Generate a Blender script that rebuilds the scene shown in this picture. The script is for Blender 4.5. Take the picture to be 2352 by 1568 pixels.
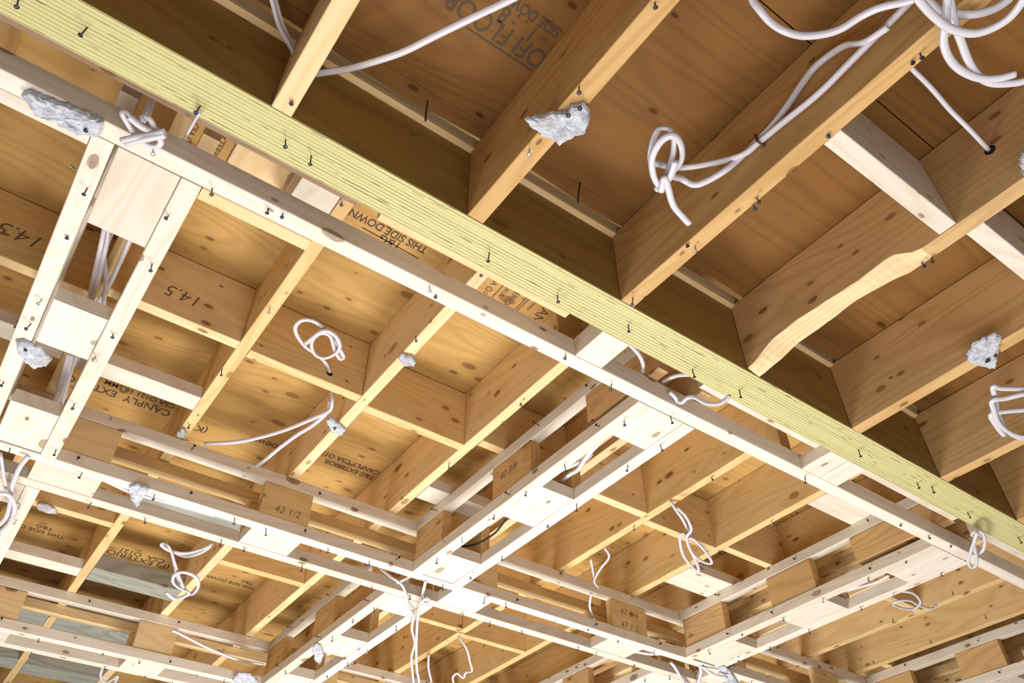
import bpy, bmesh, math, random
from mathutils import Vector, Matrix, noise
random.seed(7)
D = bpy.data
SC = bpy.context.scene
COL = SC.collection
for _o in list(D.objects):
    D.objects.remove(_o)

# ---------------------------------------------------------------- camera, light, exposure
S = 1.25            # one plan unit (camera height below the framing) in metres
EYE = 1.45          # camera height above the floor
F_PX = 1850.9
CX = Vector((0.8101857, -0.58614221, -0.00603654))    # camera right in the room
CY = Vector((0.39534709, 0.55400759, -0.73265017))    # camera down
CZ = Vector((0.43278148, 0.59119617, 0.68057864))     # view direction


def W(x, y, z):
    return Vector((x * S, y * S, EYE + z * S))


cam_data = D.cameras.new('camera')
cam = D.objects.new('camera', cam_data)
COL.objects.link(cam)
cam_data.sensor_width = 36.0
cam_data.lens = F_PX / 2352 * 36.0
cam_data.clip_start = 0.02
m = Matrix((( CX.x, -CY.x, -CZ.x), (CX.y, -CY.y, -CZ.y), (CX.z, -CY.z, -CZ.z))).to_4x4()
m.translation = W(0, 0, 0)
cam.matrix_world = m
SC.camera = cam

SC.view_settings.view_transform = 'Standard'
SC.view_settings.look = 'None'
SC.view_settings.gamma = 1.0
SC.view_settings.use_curve_mapping = False
SC.view_settings.exposure = -0.38

world = D.worlds.new('world')
SC.world = world
world.use_nodes = True
bg = world.node_tree.nodes['Background']
bg.inputs[0].default_value = (0.86, 0.92, 1.0, 1)
bg.inputs[1].default_value = 0.45


def area(name, loc, target, size, power, color=(1, 1, 1)):
    d = D.lights.new(name, 'AREA')
    d.shape = 'DISK'
    d.size = size
    d.energy = power
    d.color = color
    o = D.objects.new(name, d)
    COL.objects.link(o)
    o.location = loc
    o.rotation_euler = (Vector(target) - Vector(loc)).to_track_quat('-Z', 'Y').to_euler()
    return o


# two work lights on the floor aimed up at the framing, then an added fill
area('work_or_fill_light', W(1.4, 2.2, -1.08), W(1.4, 2.1, 1.2), 1.4, 140, (0.95, 0.98, 1.0))
area('work_or_fill_light', W(-0.3, 2.0, -1.08), W(0.0, 1.7, 1.2), 1.6, 60, (0.95, 0.98, 1.0))
area('work_or_fill_light', W(0.5, 0.1, -1.1), W(0.6, 0.2, 1.2), 2.4, 72, (0.95, 0.98, 1.0))  # added broad fill to lift the near bays, not a work light

# ---------------------------------------------------------------- materials


class NT:
    def __init__(s, name):
        s.m = D.materials.new(name)
        s.m.use_nodes = True
        s.t = s.m.node_tree
        s.b = s.t.nodes['Principled BSDF']
        s.out = s.t.nodes['Material Output']

    def n(s, typ, **kw):
        nd = s.t.nodes.new(typ)
        for k, v in kw.items():
            if k.startswith('_'):
                setattr(nd, k[1:], v)
        return nd

    def link(s, a, b):
        s.t.links.new(a, b)

    def val(s, sock, v):
        if hasattr(v, 'is_linked') or isinstance(v, bpy.types.NodeSocket):
            s.link(v, sock)
        else:
            sock.default_value = v

    def math(s, op, a, b=0.0, c=0.0, clamp=False):
        nd = s.n('ShaderNodeMath', _operation=op, _use_clamp=clamp)
        s.val(nd.inputs[0], a)
        s.val(nd.inputs[1], b)
        s.val(nd.inputs[2], c)
        return nd.outputs[0]

    def vmath(s, op, a, b):
        nd = s.n('ShaderNodeVectorMath', _operation=op)
        s.val(nd.inputs[0], a)
        s.val(nd.inputs[1], b)
        return nd.outputs[0]

    def mix(s, f, a, b, blend='MIX'):
        nd = s.n('ShaderNodeMix', _data_type='RGBA', _blend_type=blend)
        s.val(nd.inputs[0], f)
        s.val(nd.inputs[6], a if not isinstance(a, tuple) else (*a[:3], 1))
        s.val(nd.inputs[7], b if not isinstance(b, tuple) else (*b[:3], 1))
        return nd.outputs[2]

    def noise(s, vec, scale, detail=2.0, rough=0.5, dist=0.0):
        nd = s.n('ShaderNodeTexNoise')
        s.val(nd.inputs['Vector'], vec)
        nd.inputs['Scale'].default_value = scale
        nd.inputs['Detail'].default_value = detail
        nd.inputs['Roughness'].default_value = rough
        nd.inputs['Distortion'].default_value = dist
        return nd.outputs[0]

    def ramp(s, f, *stops):
        nd = s.n('ShaderNodeValToRGB')
        cr = nd.color_ramp
        while len(cr.elements) < len(stops):
            cr.elements.new(0.5)
        for e, (p, c) in zip(cr.elements, stops):
            e.position = p
            e.color = (c, c, c, 1) if isinstance(c, (int, float)) else (*c, 1)
        s.val(nd.inputs[0], f)
        return nd.outputs[0]

    def coords(s, scale=(1, 1, 1), rnd=True):
        tc = s.n('ShaderNodeTexCoord')
        v = tc.outputs['Object']
        if rnd:
            oi = s.n('ShaderNodeObjectInfo')
            c = s.n('ShaderNodeCombineXYZ')
            r = oi.outputs['Random']
            s.link(s.math('MULTIPLY', r, 37.0), c.inputs[0])
            s.link(s.math('MULTIPLY', r, 91.0), c.inputs[1])
            s.link(s.math('MULTIPLY', r, 53.0), c.inputs[2])
            v = s.vmath('ADD', v, c.outputs[0])
        return v, s.vmath('MULTIPLY', v, scale)


def wood(name, base, dark, knot=(0.16, 0.07, 0.03), ring=14.0, contrast=0.5, knots=0.5, rough=0.6, cross=0.35, stain=0.3, rnd=True,
         kscale=4.6, spec=0.25):
    t = NT(name)
    v, _ = t.coords(rnd=rnd)
    # wavy growth rings, stretched along the board
    warp = t.noise(t.vmath('MULTIPLY', v, (1.3, 5.0, 5.0)), 1.0, 2.0)
    fig = t.noise(t.vmath('MULTIPLY', v, (0.9, 7.0, 7.0)), 1.0, 1.0, 0.4, 0.4)
    rings = t.math('SINE', t.math('MULTIPLY', t.math('ADD', fig, t.math('MULTIPLY', warp, cross)), ring * 6.2832))
    rings = t.math('POWER', t.math('MULTIPLY_ADD', rings, 0.5, 0.5), 2.2)
    fine = t.noise(t.vmath('MULTIPLY', v, (6.0, 160.0, 160.0)), 1.0, 2.0, 0.6)
    blot = t.noise(t.vmath('MULTIPLY', v, (1.5, 4.0, 4.0)), 1.0, 3.0)
    f = t.math('ADD', t.math('MULTIPLY', rings, contrast), t.math('MULTIPLY', t.math('SUBTRACT', fine, 0.5), 0.5 * contrast + 0.15), clamp=True)
    col = t.mix(f, base, dark)
    col = t.mix(t.math('MULTIPLY', t.ramp(blot, (0.45, 0.0), (0.75, 1.0)), stain), col, t.mix(0.55, base, dark))
    # knots
    sx = t.n('ShaderNodeSeparateXYZ')
    t.link(v, sx.inputs[0])
    cb = t.n('ShaderNodeCombineXYZ')
    t.link(t.math('MULTIPLY', sx.outputs[0], 0.75), cb.inputs[0])
    t.link(t.math('MULTIPLY', t.math('ADD', sx.outputs[1], sx.outputs[2]), 1.5), cb.inputs[1])
    wob = t.math('MULTIPLY', t.math('SUBTRACT', t.noise(t.vmath('MULTIPLY', v, (30.0, 30.0, 30.0)), 1.0, 2.0), 0.5), 0.06)
    for ks, prob, r0, r1, amt in ((kscale, knots * 0.75, 0.025, 0.075, 0.85), (kscale * 2.3, knots * 0.8, 0.04, 0.09, 0.85)):
        vo = t.n('ShaderNodeTexVoronoi')
        vo.voronoi_dimensions = '2D'
        t.link(cb.outputs[0], vo.inputs['Vector'])
        vo.inputs['Scale'].default_value = ks
        sep = t.n('ShaderNodeSeparateColor')
        t.link(vo.outputs['Color'], sep.inputs[0])
        has = t.math('LESS_THAN', sep.outputs[0], prob)
        rad = t.math('MULTIPLY_ADD', sep.outputs[1], r1, r0)
        d = t.math('DIVIDE', t.math('ADD', vo.outputs['Distance'], wob), rad)
        core = t.math('MULTIPLY', t.ramp(d, (0.5, 1.0), (0.95, 0.0)), has)
        rim = t.math('MULTIPLY', t.ramp(d, (0.55, 0.0), (0.8, 1.0), (1.0, 0.0)), has)
        halo = t.math('MULTIPLY', t.ramp(t.math('MULTIPLY', d, 0.4), (0.3, 0.7), (1.0, 0.0)), has)
        kcol = t.mix(sep.outputs[2], knot, t.mix(0.5, knot, dark))
        col = t.mix(t.math('MULTIPLY', halo, 0.5), col, dark)
        col = t.mix(t.math('MULTIPLY', core, amt), col, kcol)
        col = t.mix(t.math('MULTIPLY', rim, 0.7), col, knot)
    # board to board tone
    oi = t.n('ShaderNodeObjectInfo')
    hv = t.n('ShaderNodeHueSaturation')
    t.link(col, hv.inputs['Color'])
    t.link(t.math('MULTIPLY_ADD', oi.outputs['Random'], 0.16, 0.92), hv.inputs['Value'])
    t.link(t.math('MULTIPLY_ADD', oi.outputs['Random'], -0.15, 1.13), hv.inputs['Saturation'])
    t.link(hv.outputs[0], t.b.inputs['Base Color'])
    t.b.inputs['Roughness'].default_value = rough
    t.b.inputs['Specular IOR Level'].default_value = spec
    bp = t.n('ShaderNodeBump')
    bp.inputs['Strength'].default_value = 0.12
    bp.inputs['Distance'].default_value = 0.002
    t.link(t.math('ADD', f, fine), bp.inputs['Height'])
    t.link(bp.outputs[0], t.b.inputs['Normal'])
    return t.m


def plain(name, col, rough=0.5, metal=0.0, trans=0.0, spec=0.4):
    t = NT(name)
    t.b.inputs['Base Color'].default_value = (*col, 1)
    t.b.inputs['Roughness'].default_value = rough
    t.b.inputs['Metallic'].default_value = metal
    t.b.inputs['Specular IOR Level'].default_value = spec
    return t.m


PINE = wood('pale_pine', (0.77, 0.555, 0.30), (0.61, 0.375, 0.155), contrast=0.42, knots=0.45)
FIR = wood('orange_fir', (0.61, 0.375, 0.165), (0.41, 0.21, 0.07), knot=(0.11, 0.045, 0.018), contrast=0.42, knots=0.45, stain=0.45)
SPRUCE = wood('white_spruce', (0.75, 0.655, 0.54), (0.63, 0.49, 0.35), contrast=0.42, knots=0.35)
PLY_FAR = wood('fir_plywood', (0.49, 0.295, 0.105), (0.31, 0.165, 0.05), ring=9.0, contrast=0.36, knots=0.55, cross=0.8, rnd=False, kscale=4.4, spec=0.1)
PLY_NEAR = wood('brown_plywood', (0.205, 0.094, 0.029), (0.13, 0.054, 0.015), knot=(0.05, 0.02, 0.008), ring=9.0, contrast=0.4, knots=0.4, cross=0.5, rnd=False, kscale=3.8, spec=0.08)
DULL = wood('dull_shaded_brown_wood', (0.30, 0.19, 0.12), (0.2, 0.11, 0.06), contrast=0.5, knots=0.3)  # darker wood, with some shade of the channel put into its colour
GREY_WOOD = wood('weathered_wood', (0.33, 0.315, 0.255), (0.17, 0.165, 0.125), contrast=0.5, knots=0.2)
BEAM_SIDE = wood('veneer_face', (0.30, 0.175, 0.055), (0.20, 0.105, 0.028), ring=6.0, contrast=0.4, knots=0.22, cross=0.6)


def lvl():
    t = NT('laminated_veneer_edge')
    v, _ = t.coords()
    wv = t.n('ShaderNodeSeparateXYZ')
    t.link(v, wv.inputs[0])
    bend = t.noise(t.vmath('MULTIPLY', v, (1.2, 8.0, 8.0)), 1.0, 2.0)
    y = t.math('ADD', wv.outputs[1], t.math('MULTIPLY', bend, 0.004))
    ln = t.math('SINE', t.math('MULTIPLY', y, 6.2832 / 0.0076))
    ln2 = t.math('SINE', t.math('MULTIPLY', y, 6.2832 / 0.0033))
    gate = t.noise(t.vmath('MULTIPLY', v, (1.6, 120.0, 1.0)), 1.0, 2.0)
    f1 = t.math('MULTIPLY', t.ramp(ln, (0.45, 0.0), (0.9, 1.0)), t.ramp(gate, (0.35, 0.25), (0.6, 1.0)))
    f2 = t.math('MULTIPLY', t.math('MULTIPLY_ADD', ln2, 0.5, 0.5), 0.35)
    fine = t.noise(t.vmath('MULTIPLY', v, (9.0, 350.0, 40.0)), 1.0, 3.0, 0.7)
    slit = t.ramp(t.noise(t.vmath('MULTIPLY', v, (16.0, 260.0, 1.0)), 1.0, 1.0), (0.70, 0.0), (0.74, 1.0))
    col = t.mix(f2, (0.60, 0.53, 0.235), (0.46, 0.39, 0.13))
    col = t.mix(t.math('MULTIPLY', f1, 0.85), col, (0.27, 0.20, 0.05))
    col = t.mix(t.ramp(fine, (0.5, 0.0), (0.8, 0.5)), col, (0.74, 0.66, 0.34))
    col = t.mix(t.math('MULTIPLY', slit, 0.8), col, (0.09, 0.065, 0.03))
    t.link(col, t.b.inputs['Base Color'])
    t.b.inputs['Roughness'].default_value = 0.7
    bp = t.n('ShaderNodeBump')
    bp.inputs['Strength'].default_value = 0.4
    bp.inputs['Distance'].default_value = 0.002
    t.link(t.math('SUBTRACT', fine, t.math('ADD', f1, slit)), bp.inputs['Height'])
    t.link(bp.outputs[0], t.b.inputs['Normal'])
    return t.m


LVL = lvl()


def gypsum():
    t = NT('gypsum')
    v, _ = t.coords()
    a = t.noise(v, 60.0, 4.0, 0.7)
    b = t.noise(v, 14.0, 2.0)
    col = t.mix(t.ramp(a, (0.35, 0.0), (0.7, 1.0)), (0.36, 0.34, 0.36), (0.68, 0.68, 0.71))
    col = t.mix(t.ramp(b, (0.5, 0.0), (0.7, 0.5)), col, (0.36, 0.29, 0.28))
    t.link(col, t.b.inputs['Base Color'])
    t.b.inputs['Roughness'].default_value = 0.9
    bp = t.n('ShaderNodeBump')
    bp.inputs['Strength'].default_value = 0.8
    bp.inputs['Distance'].default_value = 0.006
    t.link(a, bp.inputs['Height'])
    t.link(bp.outputs[0], t.b.inputs['Normal'])
    return t.m


GYP = gypsum()
PAPER = plain('gypsum_paper', (0.62, 0.58, 0.53), 0.85)
CABLE = plain('white_cable_jacket', (0.64, 0.585, 0.605), 0.28, spec=0.6)
BLACKWIRE = plain('black_cable_jacket', (0.02, 0.02, 0.02), 0.4)
SCREW = plain('black_phosphate_steel', (0.045, 0.045, 0.06), 0.35, 0.8)
STEEL = plain('bright_steel', (0.45, 0.46, 0.5), 0.3, 0.9)
INK = plain('stamp_ink', (0.085, 0.05, 0.025), 0.8)
PENCIL = plain('pencil_lead', (0.16, 0.10, 0.07), 0.7)
HOLE_DARK = plain('hole_dark', (0.012, 0.008, 0.005), 0.9)  # near-black stands in for the dark inside a hole
BARK = wood('bark', (0.16, 0.08, 0.04), (0.07, 0.035, 0.02), contrast=0.8, knots=0.1, rough=0.9)
FLOORM = NT('plywood_floor')
_v, _ = FLOORM.coords(rnd=False)
FLOORM.link(FLOORM.mix(FLOORM.noise(_v, 2.0, 4.0), (0.62, 0.58, 0.53), (0.50, 0.46, 0.41)), FLOORM.b.inputs['Base Color'])
FLOORM.b.inputs['Roughness'].default_value = 0.75
FLOORM = FLOORM.m

# ---------------------------------------------------------------- helpers


def link(name, mesh, mat, parent=None, mw=None):
    o = D.objects.new(name, mesh)
    COL.objects.link(o)
    if mat is not None:
        for mm in (mat if isinstance(mat, (list, tuple)) else [mat]):
            mesh.materials.append(mm)
    if mw is not None:
        o.matrix_basis = mw
    if parent is not None:
        attach(o, parent)
    return o


MWS = {}


def wmat(o):
    return wmat(o.parent) @ o.matrix_parent_inverse @ o.matrix_basis if o.parent else o.matrix_basis.copy()


def attach(o, parent):
    o.parent = parent
    o.matrix_parent_inverse = wmat(parent).inverted()


def tag(o, label, cat, group=None, kind=None):
    o['label'] = label
    o['category'] = cat
    if group:
        o['group'] = group
    if kind:
        o['kind'] = kind
    return o


def empty(name, loc):
    o = D.objects.new(name, None)
    COL.objects.link(o)
    o.empty_display_size = 0.1
    o.location = loc
    return o


def board_mesh(L, Wd, H, bow=0.0018, cham=0.0016, seed=0, wane=None, step=0.14):
    """A sawn board: chamfered section swept along local X with a slight bow."""
    n = max(2, int(L / step) + 1)
    h, w = H / 2, Wd / 2
    c = min(cham, 0.2 * min(H, Wd))
    sec = [(-w + c, -h), (w - c, -h), (w, -h + c), (w, h - c), (w - c, h), (-w + c, h), (-w, h - c), (-w, -h + c)]
    vs, fs = [], []
    for i in range(n + 1):
        x = -L / 2 + L * i / n
        edge = min(1.0, 4.0 * min(i, n - i) / n)
        dy = noise.noise(Vector((x * 1.1, seed * 3.7, 0.0))) * bow * edge
        dz = noise.noise(Vector((x * 1.1, seed * 3.7, 9.0))) * bow * edge
        for k, (y, z) in enumerate(sec):
            j = noise.noise(Vector((x * 9, k * 2.3, seed))) * 0.0005
            p = [x, y + dy + j, z + dz + j]
            if wane:
                wane(p, k, x, w, h)
            vs.append(p)
    m8 = 8
    for i in range(n):
        for k in range(m8):
            a = i * m8 + k
            b = i * m8 + (k + 1) % m8
            fs.append((a, b, b + m8, a + m8))
    fs.append(tuple(reversed(range(m8))))
    fs.append(tuple(n * m8 + k for k in range(m8)))
    me = D.meshes.new('board')
    me.from_pydata(vs, [], fs)
    me.update()
    return me


_seed = [0]


def board(name, x0, x1, y0, y1, z0, z1, axis='x', mat=None, parent=None, bow=0.0018, wane=None, slots=None, step=0.14):
    """A board given in plan units, running along axis x, y or z."""
    _seed[0] += 1
    dx, dy, dz = (x1 - x0) * S, (y1 - y0) * S, (z1 - z0) * S
    ctr = W((x0 + x1) / 2, (y0 + y1) / 2, (z0 + z1) / 2)
    if axis == 'x':
        me = board_mesh(dx, dy, dz, bow, seed=_seed[0], wane=wane)
        mw = Matrix.Translation(ctr)
    elif axis == 'y':
        me = board_mesh(dy, dx, dz, bow, seed=_seed[0], wane=wane, step=step)
        mw = Matrix.Translation(ctr) @ Matrix.Rotation(math.pi / 2, 4, 'Z')
    else:
        me = board_mesh(dz, dy, dx, bow, seed=_seed[0], wane=wane)
        mw = Matrix.Translation(ctr) @ Matrix.Rotation(-math.pi / 2, 4, 'Y')
    return link(name, me, slots or mat, parent, mw)


def pdir(px, py):
    return CX * ((px - 1176.0) / F_PX) + CY * ((py - 784.0) / F_PX) + CZ


def at(px, py, z):
    d = pdir(px, py)
    return d * (z / d.z)


def atx(px, py, x):
    d = pdir(px, py)
    return d * (x / d.x)


def aty(px, py, y):
    d = pdir(px, py)
    return d * (y / d.y)


def U(v):
    return W(v[0], v[1], v[2])


# screws: one shared mesh per look, head at the local +Z end, shank back into the wood
def screw_mesh(length, mat):
    bm = bmesh.new()
    prof = [(0.0, 0.0013), (length, 0.0013), (length, 0.0026), (length + 0.0012, 0.0042), (length + 0.0022, 0.0040), (length + 0.0024, 0.0014),
            (length + 0.0014, 0.0)]
    seg = 10
    rings = []
    for z, r in prof:
        if r == 0.0:
            rings.append([bm.verts.new((0, 0, z))])
        else:
            rings.append([bm.verts.new((r * math.cos(2 * math.pi * k / seg), r * math.sin(2 * math.pi * k / seg), z)) for k in range(seg)])
    for a, b in zip(rings, rings[1:]):
        for k in range(seg):
            if len(b) == 1:
                bm.faces.new((a[k], a[(k + 1) % seg], b[0]))
            else:
                bm.faces.new((a[k], a[(k + 1) % seg], b[(k + 1) % seg], b[k]))
    me = D.meshes.new('screw')
    bm.to_mesh(me)
    bm.free()
    me.materials.append(mat)
    for p in me.polygons:
        p.use_smooth = True
    return me


SCREWS = [screw_mesh(l, mt) for l, mt in ((0.012, SCREW), (0.018, SCREW), (0.006, SCREW), (0.015, STEEL), (0.022, SCREW))]


def screw(p, normal, parent, which=None, tilt=0.22):
    me = SCREWS[random.choice((0, 0, 1, 2, 3, 4)) if which is None else which]
    o = D.objects.new('screw', me)
    COL.objects.link(o)
    nrm = (Vector(normal) + Vector((random.uniform(-tilt, tilt), random.uniform(-tilt, tilt), random.uniform(-tilt, tilt)))).normalized()
    mw = nrm.to_track_quat('Z', 'Y').to_matrix().to_4x4()
    mw.translation = U(p) - nrm * 0.002
    o.matrix_basis = mw
    attach(o, parent)
    return o


def screws_along(parent, a, b, count, normal, jit=0.008):
    for i in range(count):
        t = (i + 0.5 + random.uniform(-0.3, 0.3)) / count
        p = Vector(a).lerp(Vector(b), t)
        j = Vector((random.uniform(-jit, jit), random.uniform(-jit, jit), random.uniform(-jit, jit)))
        nv = Vector(normal)
        j -= nv * j.dot(nv)
        screw(p + j, normal, parent)


# cables: an oval jacket swept along a smooth path
def catmull(pts, sub=6):
    out = []
    P = [pts[0] * 2 - pts[1]] + pts + [pts[-1] * 2 - pts[-2]]
    for i in range(1, len(P) - 2):
        p0, p1, p2, p3 = P[i - 1], P[i], P[i + 1], P[i + 2]
        for k in range(sub):
            t = k / sub
            out.append(0.5 * ((2 * p1) + (p2 - p0) * t + (2 * p0 - 5 * p1 + 4 * p2 - p3) * t * t + (3 * p1 - p0 - 3 * p2 + p3) * t ** 3))
    out.append(pts[-1])
    return out


def tube_mesh(paths, r=0.0045, flat=1.55, seg=8):
    vs, fs = [], []
    for pts in paths:
        c = catmull(pts)
        n = len(c)
        base = len(vs)
        up = Vector((0.3, 0.2, 0.93))
        for i in range(n):
            tan = (c[min(i + 1, n - 1)] - c[max(i - 1, 0)]).normalized()
            side = tan.cross(up)
            if side.length < 1e-4:
                side = tan.orthogonal()
            side.normalize()
            up = side.cross(tan).normalized()
            for k in range(seg):
                a = 2 * math.pi * k / seg
                vs.append(c[i] + side * (r * flat * math.cos(a)) + up * (r * math.sin(a)))
        for i in range(n - 1):
            for k in range(seg):
                a = base + i * seg + k
                b = base + i * seg + (k + 1) % seg
                fs.append((a, b, b + seg, a + seg))
        fs.append(tuple(base + k for k in reversed(range(seg))))
        fs.append(tuple(base + (n - 1) * seg + k for k in range(seg)))
    me = D.meshes.new('cable')
    me.from_pydata([tuple(v) for v in vs], [], fs)
    for p in me.polygons:
        p.use_smooth = len(p.vertices) == 4
    me.update()
    return me


def cable(label, paths, r=0.0045, flat=1.5, mat=None, name='electrical_cable', group=None, cat='cable'):
    """paths: lists of (px, py, z) or (px, py, 'x', X) measured points, turned into room positions."""
    pp = []
    for path in paths:
        q = []
        for p in path:
            if len(p) == 3:
                q.append(U(at(*p)))
            elif p[2] == 'x':
                q.append(U(atx(p[0], p[1], p[3])))
            else:
                q.append(U(aty(p[0], p[1], p[3])))
        pp.append(q)
    org = pp[0][0].copy()
    pp = [[v - org for v in q] for q in pp]
    o = link(name, tube_mesh(pp, r, flat), mat or CABLE, None, Matrix.Translation(org))
    return tag(o, label, cat, group)


# drywall scraps: torn outline, noisy broken faces, a thickness of its own
def scrap(label, outline, z, thick=0.012, heads=()):
    pts = [U(at(x, y, z)) for x, y in outline]
    ctr = sum(pts, Vector()) / len(pts)
    bm = bmesh.new()
    dense = []
    for i, a in enumerate(pts):
        b = pts[(i + 1) % len(pts)]
        k = max(1, int((b - a).length / 0.004))
        for j in range(k):
            p = a.lerp(b, j / k)
            jit = Vector((noise.noise(p * 90), noise.noise(p * 90 + Vector((5, 5, 5))), 0)) * 0.0042 + Vector((noise.noise(p * 260), noise.noise(p * 260 + Vector((3, 3, 3))), 0)) * 0.003
            dense.append(p - ctr + jit)
    rings = []
    for f, dz in ((0.97, 0.0), (1.0, -0.35), (0.93, -0.8), (0.7, -1.0), (0.4, -1.05), (0.15, -0.95)):
        ring = []
        for p in dense:
            q = p * f
            nz = noise.noise((q + ctr) * 55) * 0.55 + noise.noise((q + ctr) * 150) * 0.3
            ring.append(bm.verts.new((q.x, q.y, (dz + (nz if dz < -0.1 else 0) * 0.55) * thick)))
        rings.append(ring)
    n = len(dense)
    for a, b in zip(rings, rings[1:]):
        for k in range(n):
            bm.faces.new((a[k], b[k], b[(k + 1) % n], a[(k + 1) % n]))
    bm.faces.new(rings[-1])
    bm.faces.new(list(reversed(rings[0])))
    bmesh.ops.recalc_face_normals(bm, faces=bm.faces)
    me = D.meshes.new('scrap')
    bm.to_mesh(me)
    bm.free()
    o = link('drywall_scrap', me, GYP, None, Matrix.Translation(ctr))
    tag(o, label, 'drywall', 'drywall scraps left on the framing')
    for x, y in heads:
        screw(at(x, y, z - thick * 0.85 / S), (0, 0, -1), o, 2, 0.1)
    return o


def text(name, body, origin, xdir, ydir, size, parent, mat=INK, shear=0.0, off=0.0006, sx=1.0, thin=0.0):
    """Printed or pencilled marks as a thin skin of letter shapes lying on a face."""
    cu = D.curves.new('lettering', 'FONT')
    cu.body = body
    cu.size = size
    cu.shear = shear
    cu.offset = thin
    cu.align_x = 'LEFT'
    tmp = D.objects.new('lettering', cu)
    COL.objects.link(tmp)
    dg = bpy.context.evaluated_depsgraph_get()
    me = D.meshes.new_from_object(tmp.evaluated_get(dg))
    D.objects.remove(tmp)
    D.curves.remove(cu)
    x = Vector(xdir).normalized()
    y = Vector(ydir).normalized()
    nz = x.cross(y)
    mw = Matrix(((x.x * sx, y.x, nz.x), (x.y * sx, y.y, nz.y), (x.z * sx, y.z, nz.z))).to_4x4()
    mw.translation = U(origin) + nz * off
    me.materials.clear()
    return link(name, me, mat, parent, mw)


def bars(name, segs, parent, mat=INK, w=0.0022, nrm=(0, 0, -1), off=0.0006):
    """Thin printed rules, each between two plan points on one face."""
    vs, fs = [], []
    nv = Vector(nrm)
    for a, b in segs:
        A, B = U(a) + nv * off, U(b) + nv * off
        s = (B - A).normalized().cross(nv) * w / 2
        i = len(vs)
        vs += [A - s, B - s, B + s, A + s]
        fs.append((i, i + 1, i + 2, i + 3))
    me = D.meshes.new('rules')
    me.from_pydata([tuple(v) for v in vs], [], fs)
    return link(name, me, mat, parent)


ZJ = 1.0      # underside of the near joists, the beam and the frames
ZF = 1.153    # underside of the far joists
ZN = 1.176    # near deck
ZD = 1.315    # far deck
BEAM_Y0, BEAM_Y1 = 0.675, 0.752

# ---------------------------------------------------------------- setting: deck and floor
def slab(name, boxes, mat):
    vs, fs = [], []
    for x0, x1, y0, y1, z0, z1 in boxes:
        i = len(vs)
        for z in (z0, z1):
            for x, y in ((x0, y0), (x1, y0), (x1, y1), (x0, y1)):
                vs.append(tuple(W(x, y, z)))
        fs += [(i + 3, i + 2, i + 1, i), (i + 4, i + 5, i + 6, i + 7), (i, i + 1, i + 5, i + 4), (i + 1, i + 2, i + 6, i + 5),
               (i + 2, i + 3, i + 7, i + 6), (i + 3, i, i + 4, i + 7)]
    me = D.meshes.new(name)
    me.from_pydata(vs, [], fs)
    me.update()
    o = link(name, me, mat)
    o['kind'] = 'structure'
    return o


g = 0.0012
near_panels = []
for y0, y1, xs in ((0.211, 0.62, (-2.2, 0.425, 2.38, 4.4)), (-0.77, 0.209, (-2.2, -0.55, 1.42, 3.4, 4.4)), (-1.75, -0.772, (-2.2, 0.425, 2.38, 4.4))):
    for a, b in zip(xs, xs[1:]):
        near_panels.append((a + g, b - g, y0, y1, ZN, ZN + 0.015))
near_panels.append((-2.2, 4.4, -1.75, 0.6, ZN + 0.0155, ZN + 0.03))
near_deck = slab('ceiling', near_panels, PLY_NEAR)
_bm = bmesh.new()
_bm.from_mesh(near_deck.data)
for a0 in range(0, 132):       # torn front edge along the beam, in short lengths
    xa, xb = -2.2 + a0 * 0.05, -2.2 + (a0 + 1) * 0.05
    ya = [0.650 + 0.016 * noise.noise(Vector((x * 3.1, 4.4, 0))) for x in (xa, xb)]
    q = [_bm.verts.new(W(*p)) for p in ((xa, 0.6205, ZN), (xb, 0.6205, ZN), (xb, ya[1], ZN), (xa, ya[0], ZN),
                                        (xa, 0.6205, ZN + 0.0149), (xb, 0.6205, ZN + 0.0149), (xb, ya[1], ZN + 0.0149), (xa, ya[0], ZN + 0.0149))]
    _bm.faces.new((q[3], q[2], q[1], q[0]))
    _bm.faces.new((q[2], q[3], q[7], q[6]))
    _bm.faces.new((q[4], q[5], q[6], q[7]))
_bm.to_mesh(near_deck.data)
_bm.free()
tag(near_deck, 'brown plywood floor deck over the near joists', 'ceiling')
far_panels = []
for i, y0 in enumerate((0.40, 1.376, 2.352, 3.328, 4.304)):
    xs = (-2.2, -0.31, 1.645, 3.6, 5.6) if i % 2 else (-2.2, 0.5745, 2.53, 4.485, 5.6)
    for a, b in zip(xs, xs[1:]):
        far_panels.append((a + g, b - g, y0 + g, y0 + 0.976 - g, ZD, ZD + 0.015))
far_panels.append((-2.2, 5.6, 0.40, 5.27, ZD + 0.0155, ZD + 0.03))
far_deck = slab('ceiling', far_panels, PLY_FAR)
tag(far_deck, 'knotty plywood floor deck over the far joists', 'ceiling')
floor = slab('floor', [(-5, 8, -4, 8, -EYE / S - 0.05, -EYE / S)], FLOORM)
tag(floor, 'pale bare subfloor below the framing', 'floor')

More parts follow.
